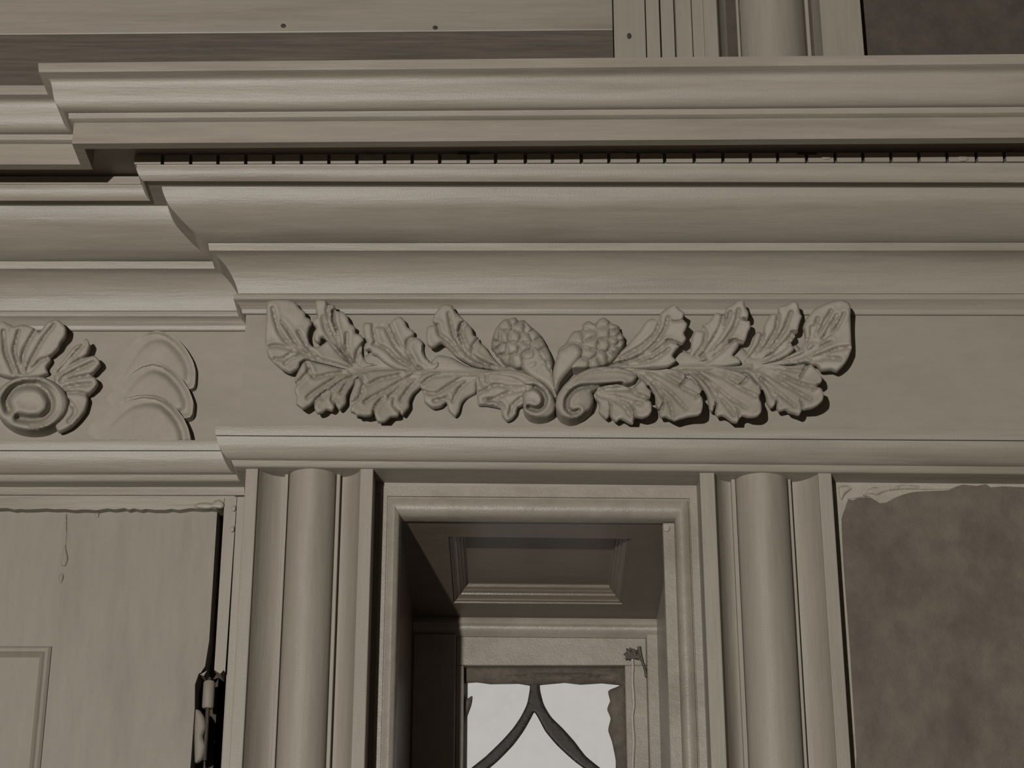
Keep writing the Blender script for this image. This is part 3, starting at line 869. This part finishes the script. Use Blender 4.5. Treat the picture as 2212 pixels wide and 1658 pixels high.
h_tl, h_tr, h_bl, h_br = [soffit_uv(*p) for p in ((967, 1159), (1358, 1163), (981, 1302), (1349, 1305))]
u0, u1, v0, v1 = (h_tl[0] + h_bl[0]) / 2, (h_tr[0] + h_br[0]) / 2, (h_tl[1] + h_tr[1]) / 2, (h_bl[1] + h_br[1]) / 2
Wd = np.linalg.norm(FR - FL)
Dp = np.linalg.norm((BL + BR) / 2 - (FL + FR) / 2)
rings = [[(0, 0), (1, 0), (1, 1), (0, 1)]]


def ring(i):
    iu, iv = i / Wd / 0.9, i / Dp
    return [(u0 + iu, v0 + iv), (u1 - iu, v0 + iv), (u1 - iu, v1 - iv), (u0 + iu, v1 - iv)]


prof_s = [(0.0, 0.0), (0.0, 0.003), (0.004, 0.003), (0.005, 0.006), (0.009, 0.009), (0.0115, 0.010), (0.012, 0.013), (0.016, 0.015), (0.017, 0.017), (0.021, 0.020), (0.022, 0.024), (0.024, 0.025)]
vv, ff = [], []
for k, r in enumerate([[(0, 0), (1, 0), (1, 1), (0, 1)]] + [ring(i) for i, l in prof_s]):
    lift = 0.0 if k == 0 else prof_s[k - 1][1]
    vv += [S(u, v_, lift) for u, v_ in r]
nr = len(prof_s) + 1
for k in range(nr - 1):
    for j in range(4):
        a, b = k * 4 + j, k * 4 + (j + 1) % 4
        ff.append((a, b, b + 4, a + 4))
ff.append(tuple(range((nr - 1) * 4, nr * 4)))
# upper side so that the board is solid
top0 = len(vv)
vv += [S(u, v_, 0.04) for u, v_ in ((0, 0), (1, 0), (1, 1), (0, 1))]
for j in range(4):
    ff.append((j, (j + 1) % 4, top0 + (j + 1) % 4, top0 + j))
ff.append((top0, top0 + 1, top0 + 2, top0 + 3))
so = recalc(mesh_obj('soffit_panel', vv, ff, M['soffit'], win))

# jambs; the left one takes the soffit colour with shade put in
zj = zb
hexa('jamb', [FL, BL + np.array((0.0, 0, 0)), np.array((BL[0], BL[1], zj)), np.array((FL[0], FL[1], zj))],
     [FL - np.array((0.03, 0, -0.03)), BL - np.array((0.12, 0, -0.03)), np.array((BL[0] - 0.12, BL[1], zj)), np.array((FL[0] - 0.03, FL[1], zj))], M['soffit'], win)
hexa('jamb', [FR, BR, np.array((BR[0], BR[1], zj)), np.array((FR[0], FR[1], zj))],
     [FR + np.array((0.03, 0, 0.03)), BR + np.array((0.06, 0, 0.03)), np.array((BR[0] + 0.06, BR[1], zj)), np.array((FR[0] + 0.03, FR[1], zj))], win_m, win)
# loose batten nailed against the right jamb
b0, b1 = P(1431, 1132, Y_CASE + 0.03), P(1462, 1132, Y_CASE + 0.03)
batten = box('batten', b0[0], i_tr[0] + 0.002, Y_CASE + 0.022, Y_CASE + 0.042, zj, b0[2], win_m, win, 0.002)
disc('batten_nail', P(1440, 1141, Y_CASE + 0.022), 0.005, 0.006, 0.003, M['plaster'], batten)

# frame and sash at the back of the reveal
YS = Y_B
fz_t, fz_b = P(1200, 1333, YS)[2], P(1200, 1371, YS)[2]
xL, xR = P(893, 1350, YS)[0], P(1420, 1350, YS)[0]
# moulded head of the frame
pr = [(0, YS + 0.03), (0, YS - 0.004), (-0.006, YS - 0.008), (-0.012, YS - 0.009), (-0.016, YS - 0.005), (-0.018, YS - 0.005), (-0.022, YS - 0.004), (-0.0265, YS + 0.0), (fz_b - fz_t, YS + 0.006), (fz_b - fz_t, YS + 0.03)]
vv = [(x, y, fz_t + dz + (0 if x == xL else -0.004)) for x in (xL, xR) for dz, y in pr]
n = len(pr)
recalc(mesh_obj('frame_head', vv, [(i, (i + 1) % n, n + (i + 1) % n, n + i) for i in range(n)] + [tuple(range(n))[::-1], tuple(range(n, 2 * n))], win_m, win, 40))
xs0, xs1 = P(1396, 1372, YS)[0], P(1416, 1372, YS)[0]
box('frame_stile', xs0, xs1 + 0.01, YS - 0.004, YS + 0.03, zj, fz_b + 0.002, win_m, win, 0.003)
xl0 = P(985, 1372, YS)[0]
box('frame_stile', xL, xl0, YS - 0.004, YS + 0.03, zj, fz_b + 0.002, win_m, win, 0.003)
# sash
YSH = YS + 0.010
rz_t, rz_b = fz_b + 0.003, P(1170, 1436, YSH)[2]
box('sash_rail', xl0, xs0, YSH, YSH + 0.035, rz_b, rz_t, win_m, win, 0.002)
xg0, xg1 = P(1002, 1450, YSH)[0], P(1350, 1445, YSH)[0]
box('sash_stile', xg1, xs0, YSH, YSH + 0.035, zj, rz_b, win_m, win, 0.002)
box('sash_stile', xl0, xg0, YSH, YSH + 0.035, zj, rz_b, win_m, win, 0.002)
YG = YSH + 0.030
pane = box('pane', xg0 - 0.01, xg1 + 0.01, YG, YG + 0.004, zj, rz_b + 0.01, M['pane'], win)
# leaded tracery: a stem that forks into two curved bars
fork = [(1146, 1462), (1144, 1490), (1138, 1520), (1125, 1547), (1108, 1572), (1085, 1598), (1050, 1632), (1010, 1665), (985, 1700), (1012, 1700), (1040, 1672), (1075, 1642), (1108, 1608), (1130, 1578), (1145, 1552), (1154, 1537),
        (1164, 1552), (1178, 1578), (1203, 1608), (1240, 1642), (1280, 1672), (1310, 1700), (1340, 1700), (1305, 1665), (1265, 1632), (1240, 1600), (1215, 1572), (1190, 1547), (1174, 1520), (1166, 1490), (1163, 1462)]
relief('tracery_bar', fork, M['lead'], pane, Y0=YG, hb=0.006, ht=0.006, edge=0.002, ewid=4, thick=None, step=4)
# ragged old putty round the glass
relief('putty', [(1000, 1438), (1080, 1432), (1250, 1434), (1350, 1440), (1352, 1482), (1338, 1478), (1300, 1474), (1255, 1477), (1220, 1473), (1175, 1477), (1150, 1480), (1120, 1475), (1060, 1476), (1030, 1472), (1002, 1474)],
       M['putty'], pane, Y0=YG, hb=0.013, ht=0.013, edge=0.008, ewid=20, thick=None, step=4, veins=[([(1100, 1462), (1200, 1456), (1320, 1462)], 0.005, 3.5)], smooth=False)
relief('putty', [(1352, 1478), (1330, 1484), (1314, 1492), (1318, 1512), (1312, 1530), (1319, 1550), (1314, 1575), (1322, 1600), (1330, 1640), (1332, 1690), (1360, 1690)], M['putty'], pane, Y0=YG, hb=0.011, ht=0.011, edge=0.006, ewid=12, thick=None, step=4)
relief('putty', [(998, 1474), (1003, 1500), (1010, 1508), (1019, 1502), (1017, 1520), (1008, 1545), (998, 1570), (990, 1600), (980, 1690), (960, 1690)], M['putty'], pane, Y0=YG, hb=0.011, ht=0.011, edge=0.005, ewid=9, thick=None, step=4)


# cord hanging on the sash stile, knotted at its top
def tube(name, pts, r, mat, parent, n=8):
    pts = [np.asarray(p, float) for p in pts]
    vv, ff = [], []
    up = np.array((0, -1.0, 0))
    for i, p in enumerate(pts):
        t = pts[min(i + 1, len(pts) - 1)] - pts[max(i - 1, 0)]
        t = t / max(np.linalg.norm(t), 1e-9)
        s = np.cross(t, up)
        if np.linalg.norm(s) < 1e-4:
            s = np.cross(t, np.array((1.0, 0, 0)))
        s /= np.linalg.norm(s)
        w = np.cross(s, t)
        rr = r[i] if hasattr(r, '__len__') else r
        for k in range(n):
            a = 2 * math.pi * k / n
            vv.append(p + rr * (math.cos(a) * s + math.sin(a) * w))
    for i in range(len(pts) - 1):
        for k in range(n):
            a, b = i * n + k, i * n + (k + 1) % n
            ff.append((a, b, b + n, a + n))
    ff.append(tuple(range(n))[::-1])
    o = (len(pts) - 1) * n
    ff.append(tuple(range(o, o + n)))
    return recalc(mesh_obj(name, vv, ff, mat, parent, 60))


cy = YSH - 0.0025
cord_px = [(1366, 1418), (1367, 1440), (1366, 1470), (1368, 1500), (1369, 1522), (1366, 1545), (1367, 1570), (1369, 1600), (1367, 1640), (1366, 1690)]
cp = resample(cord_px, 8.0, True, False)
ct = P(1366, 1418, cy)
cord = thing('hanging_cord', ct, 'thin pale cord with a knotted top hanging on the sash stile', 'cord')
tube('cord', [P(x, y, cy) for x, y in cp], 0.0026, M['cord'], cord)
knot = []
for i in range(70):
    a = i * 0.55
    rr = 11 + 4 * math.sin(i * 1.7)
    knot.append(P(1366 + rr * math.cos(a) * (1 + 0.35 * math.sin(i * 0.31)), 1412 + rr * 0.85 * math.sin(a * 1.13), cy - 0.003 - 0.003 * math.sin(i * 0.9)))
tube('knot', knot, 0.0019, M['putty'], cord, 6)
tail = [(1380, 1396), (1383, 1410), (1388, 1430), (1394, 1448), (1396, 1462)]
tube('frayed_end', [P(x, y, cy - 0.002) for x, y in resample(tail, 6, True, False)], [0.0035, 0.003, 0.0028] + [0.0024] * 40, M['putty'], cord, 6)

# ------------------------------------------------------------------ doorway on the left
Y_DF = DREC + 0.022              # face of the door frame
Y_DL = DREC + 0.040              # face of the leaf
door = thing('door_1', (P(300, 1500, Y_DL)[0], Y_DL, GZ), 'plain painted door leaf hung in a cracked frame left of the column', 'door', kind='structure')
xd_r = P(469, 1106, Y_DL)[0]
zd_t = P(300, 1104, Y_DL)[2]
# leaf with a broken-out pocket round the hinge
zh0, zh1 = P(440, 1462, Y_DL)[2], P(440, 1700, Y_DL)[2]
xh = P(421, 1500, Y_DL)[0]
plan = [(X_LEFT, GZ + 0.01), (xd_r - 0.002, GZ + 0.01), (xd_r - 0.002, zh1), (xh, zh1 + 0.004), (xh + 0.001, zh0 - 0.05), (xh - 0.001, zh0 - 0.012), (xh + 0.004, zh0 + 0.006), (xh + 0.012, zh0 + 0.002), (xh + 0.017, zh0 + 0.011),
        (xd_r - 0.012, zh0 + 0.004), (xd_r - 0.004, zh0 + 0.018), (xd_r, zh0 + 0.06), (xd_r, zd_t), (X_LEFT, zd_t + 0.002)]
n = len(plan)
vv = [(x, Y_DL, z) for x, z in plan] + [(x, Y_DL + 0.045, z) for x, z in plan]
ff = [tuple(range(n)), tuple(range(n, 2 * n))[::-1]] + [(i, (i + 1) % n, n + (i + 1) % n, n + i) for i in range(n)]
door_leaf = recalc(mesh_obj('leaf', vv, ff, M['door'], door))
# raised moulding of the lower panel
pm0 = P(112, 1396, Y_DL)
pm_prof = [(0, 0), (0.0, 0.003), (0.004, 0.006), (0.009, 0.004), (0.012, 0.007), (0.016, 0.002), (0.018, 0.0)]


def panel_moulding(parent, x1, z1, x0, z0):
    vv, ff = [], []
    for off, h in pm_prof:
        vv += [(x0 + off, Y_DL - h, z1 - off), (x1 - off, Y_DL - h, z1 - off), (x1 - off, Y_DL - h, z0 + off), (x0 + off, Y_DL - h, z0 + off)]
    for k in range(len(pm_prof) - 1):
        for j in range(4):
            a, b = k * 4 + j, k * 4 + (j + 1) % 4
            ff.append((a, b, b + 4, a + 4))
    return recalc(mesh_obj('panel_moulding', vv, ff, M['door'], parent, 30))


panel_moulding(door_leaf, pm0[0], pm0[2], pm0[0] - 0.55, 1.2)
for ol in ([(140, 1108), (144, 1108), (144, 1150), (142, 1180), (147, 1205), (141, 1222), (131, 1219), (134, 1196), (139, 1172), (139, 1130)], [(128, 1240), (136, 1238), (137, 1248), (131, 1260), (127, 1252)],
           [(205, 1108), (214, 1107), (213, 1116), (207, 1118)]):
    relief('paint_run', ol, M['door'], door_leaf, Y0=Y_DL, hb=0.003, ht=0.003, edge=0.0015, ewid=4, thick=None, step=3)
# frame head with a ragged lower edge, and side post
rag = [(-420, 1100)]
x = -420
while x < 472:
    x += random.uniform(9, 26)
    rag.append((min(x, 472), 1098.5 + random.uniform(-2.5, 3.0)))
relief('frame_head', [(-420, 1047), (528, 1047), (528, 1069), (-420, 1067)], M['trim_h'], door, Y0=DREC + 0.06, hb=0.038, ht=0.038, edge=0.0, thick=None, step=60, smooth=False, sm_angle=20)
relief('frame_head', [(-420, 1068.5), (507, 1070.5), (507, 1076), (484, 1076), (484, 1092), (476, 1096)] + rag[::-1][1:], M['trim_h'], door, Y0=DREC + 0.06, hb=0.0365, ht=0.0365, edge=0.0, thick=None, step=60, smooth=False, sm_angle=20)
xp0, xp1 = P(483, 1110, Y_DF)[0], P(534, 1110, Y_DF)[0]
zp1 = P(500, 1072, Y_DF)[2]
zn0, zn1 = P(480, 1462, Y_DF)[2], P(480, 1720, Y_DF)[2]
xq = P(509, 1110, Y_DF)[0]
xn = P(488, 1500, Y_DF)[0]
fp = [(xp0, zp1), (xq, zp1), (xq, GZ), (xp0, GZ), (xp0, zn1), (xn, zn1 + 0.002), (xn, zn0 - 0.03), (xn + 0.002, zn0), (xn - 0.006, zn0 + 0.012), (xn - 0.011, zn0 + 0.006), (xp0, zn0 + 0.012)]
nf = len(fp)
recalc(mesh_obj('frame_post', [(x_, Y_DF + 0.001, z_) for x_, z_ in fp] + [(x_, Y_DF + 0.05, z_) for x_, z_ in fp],
                [tuple(range(nf)), tuple(range(nf, 2 * nf))[::-1]] + [(i, (i + 1) % nf, nf + (i + 1) % nf, nf + i) for i in range(nf)], M['trim_v'], door))
post = box('frame_post', P(510, 1110, Y_DF)[0], xp1, Y_DF - 0.001, Y_DF + 0.05, GZ, zp1, M['trim_v'], door, 0.0015)
# flaking paint edge and paint drips on the corner of the frame
relief('paint_flake', [(418, 1092), (428, 1086), (445, 1085), (458, 1086), (464, 1081), (474, 1079), (482, 1084), (484, 1092), (478, 1097), (462, 1096), (448, 1098), (432, 1097)], M['trim_h'], door, Y0=Y_DF, hb=0.004, ht=0.004, edge=0.002, ewid=3, thick=None, step=3)
for px, py in ((505, 1098), (502, 1143)):
    disc('paint_drip', P(px, py, Y_DF + 0.0005), 0.0035, 0.0055, 0.003, M['trim_v'], post, 12)
# hinge
hx = P(449, 1500, Y_DL)[0]


def barrel(name, x, y, z0, z1, r, mat, parent, n=16):
    vv, ff = [], []
    prof = [(0, z0), (r * 0.8, z0), (r, z0 + r * 0.3), (r, z1 - r * 0.3), (r * 0.8, z1), (0, z1)]
    for rr, z in prof:
        for k in range(n):
            a = 2 * math.pi * k / n
            vv.append((x + max(rr, 1e-4) * math.cos(a), y + max(rr, 1e-4) * math.sin(a), z))
    for i in range(len(prof) - 1):
        for k in range(n):
            a, b = i * n + k, i * n + (k + 1) % n
            ff.append((a, b, b + n, a + n))
    return recalc(mesh_obj(name, vv, ff, mat, parent, 40))


hinge = relief('hinge', [(421, 1532), (432, 1534), (441, 1548), (444, 1570), (438, 1590), (444, 1612), (436, 1640), (421, 1645)], M['door'], door, Y0=Y_DL + 0.012, hb=0.012, ht=0.010, edge=0.004, ewid=8, thick=None, step=4)
z1_, z2_ = P(449, 1468, Y_DL)[2], P(449, 1527, Y_DL)[2]
barrel('knuckle', hx, Y_DL + 0.008, z2_, z1_, 0.0095, M['door'], hinge)
z3_, z4_ = P(432, 1535, Y_DL)[2], P(432, 1640, Y_DL)[2]
barrel('pin', hx, Y_DL + 0.008, z4_, z1_ + 0.006, 0.0035, M['iron'], hinge)

# dark masonry opening behind door and columns
mz = thing('wall_back', (0, 0.3, 0), 'dark masonry wall behind the painted doorway woodwork', 'wall', kind='structure')
xo_l, xo_r = o_tl[0] - 0.005, o_tr[0] + 0.005
z_top = 4.2
box('masonry', X_LEFT - 0.1, xo_l - 0.13, Y_DL + 0.06, 0.8, GZ, z_top, M['masonry'], mz)
box('masonry', xo_l - 0.13, xo_l - 0.02, 0.10, 0.8, GZ, z_top, M['masonry'], mz)
box('masonry', xo_r + 0.02, X_RIGHT + 0.1, 0.10, 0.8, GZ, z_top, M['masonry'], mz)
box('masonry', xo_l - 0.02, xo_r + 0.02, 0.20, 0.8, o_tl[2] + 0.06, z_top, M['masonry'], mz)
box('masonry', xo_l - 0.02, xo_r + 0.02, Y_B + 0.09, 0.8, GZ, o_tl[2] + 0.06, M['masonry'], mz)

# ------------------------------------------------------------------ right wall, coat torn off along the top
Y_RW = 0.042
rw = thing('wall_right', (P(2000, 1300, Y_RW)[0], Y_RW, GZ), 'dark stained wall coat torn along its top right of the column', 'wall', kind='structure')
xw0 = P(1797, 1050, Y_RW)[0] - 0.012
box('plaster_ground', xw0, X_RIGHT, Y_RW, 0.10, GZ, z_ab + 0.04, M['plaster'], rw)
torn = [(1826, 1096), (1832, 1078), (1843, 1080), (1850, 1076), (1880, 1074), (1900, 1086), (1914, 1085), (1930, 1076), (1950, 1068), (1975, 1062), (2010, 1060), (2050, 1058), (2066, 1050), (2080, 1046), (2110, 1049), (2130, 1045), (2140, 1052), (2165, 1050),
        (2220, 1052), (2420, 1056), (2560, 1800), (1868, 1800), (1850, 1620), (1836, 1400), (1824, 1240), (1818, 1120)]
relief('wall_coat', torn, M['stucco'], rw, Y0=Y_RW, hb=0.004, ht=0.004, edge=0.0022, ewid=5, thick=None, step=12)
zc = P(1900, 1798, Y_RW - 0.004)[2]
xc0 = P(1862, 1798, Y_RW - 0.004)[0]
box('wall_coat', xc0, X_RIGHT, Y_RW - 0.004, Y_RW + 0.001, GZ, zc + 0.002, M['stucco'], rw)
for ol in ([(1870, 1062), (1885, 1052), (1920, 1050), (1960, 1047), (2000, 1050), (2060, 1050), (2058, 1055), (2000, 1056), (1950, 1056), (1915, 1060), (1895, 1068)], [(1830, 1074), (1850, 1070), (1878, 1066), (1880, 1071), (1850, 1074), (1836, 1077)],
           [(1812, 1052), (1830, 1048), (1840, 1054), (1826, 1066), (1818, 1080), (1814, 1075)]):
    relief('plaster_flake', ol, M['plaster'], rw, Y0=Y_RW, hb=0.0045, ht=0.0035, edge=0.002, ewid=4, thick=None, step=4)

# ------------------------------------------------------------------ woodwork above the cornice
Y_U = 0.075
up = thing('wall_upper', (0, Y_U, crown[0][1]), 'weathered boards and mouldings of the storey above the cornice', 'wall', kind='structure')
zt = crown[0][1] + 0.005
zsplit_l, zsplit_r = P(100, 82, Y_U)[2], P(1300, 73, Y_U)[2]
xu0, xu1 = X_LEFT, P(1324, 90, Y_U)[0]
zU = 4.2


def zline(x):
    return zsplit_l + (zsplit_r - zsplit_l) * (x - P(100, 82, Y_U)[0]) / (P(1300, 73, Y_U)[0] - P(100, 82, Y_U)[0])


plank = hexa('plank', [(xu0, Y_U - 0.012, zline(xu0)), (xu1, Y_U - 0.012, zline(xu1)), (xu1, Y_U - 0.012, zU), (xu0, Y_U - 0.012, zU)], [(xu0, 0.12, zline(xu0)), (xu1, 0.12, zline(xu1)), (xu1, 0.12, zU), (xu0, 0.12, zU)], M['trim_h'], up, 0.002)
hexa('plank', [(xu0, Y_U - 0.009, zt - 0.03), (xu1, Y_U - 0.009, zt - 0.03), (xu1, Y_U - 0.009, zline(xu1)), (xu0, Y_U - 0.009, zline(xu0))], [(xu0, 0.12, zt - 0.03), (xu1, 0.12, zt - 0.03), (xu1, 0.12, zline(xu1)), (xu0, 0.12, zline(xu0))], M['weathered'], up, 0.001)
for px, py in ((612, 56), (940, 60)):
    disc('nail_head', P(px, py, Y_U - 0.0125), 0.0045, 0.004, 0.0015, M['iron'], plank, 14)
disc('nail_head', P(1359, 78, Y_U - 0.0125), 0.004, 0.006, 0.0015, M['iron'], plank, 14)


def ux(px):
    return P(px, 85, Y_U)[0]


for a, b, dy, mat in ((1326, 1394, -0.012, 'trim_v'), (1395, 1426, -0.002, 'trim_v'), (1427, 1459, 0.012, 'trim_v'), (1461, 1495, -0.006, 'trim_v'), (1496, 1521, -0.012, 'trim_v'), (1523, 1551, -0.016, 'trim_v')):
    box('upright_board', ux(a), ux(b), Y_U + dy, 0.13, zt - 0.03, zU, M[mat], up, 0.0015)
colonnette([1552 - 30, 1552, 1600, 1606, 1752, 1760, 1776, 1865], 'upper half-round column standing over the cornice at the right', 85, zt - 0.03, zU, Y_U - 0.020, 0.14, None, name='colonnette', rfac=0.9)
box('dark_panel', ux(1865), X_RIGHT, Y_U + 0.03, 0.13, zt - 0.03, zU, M['stucco'], up)
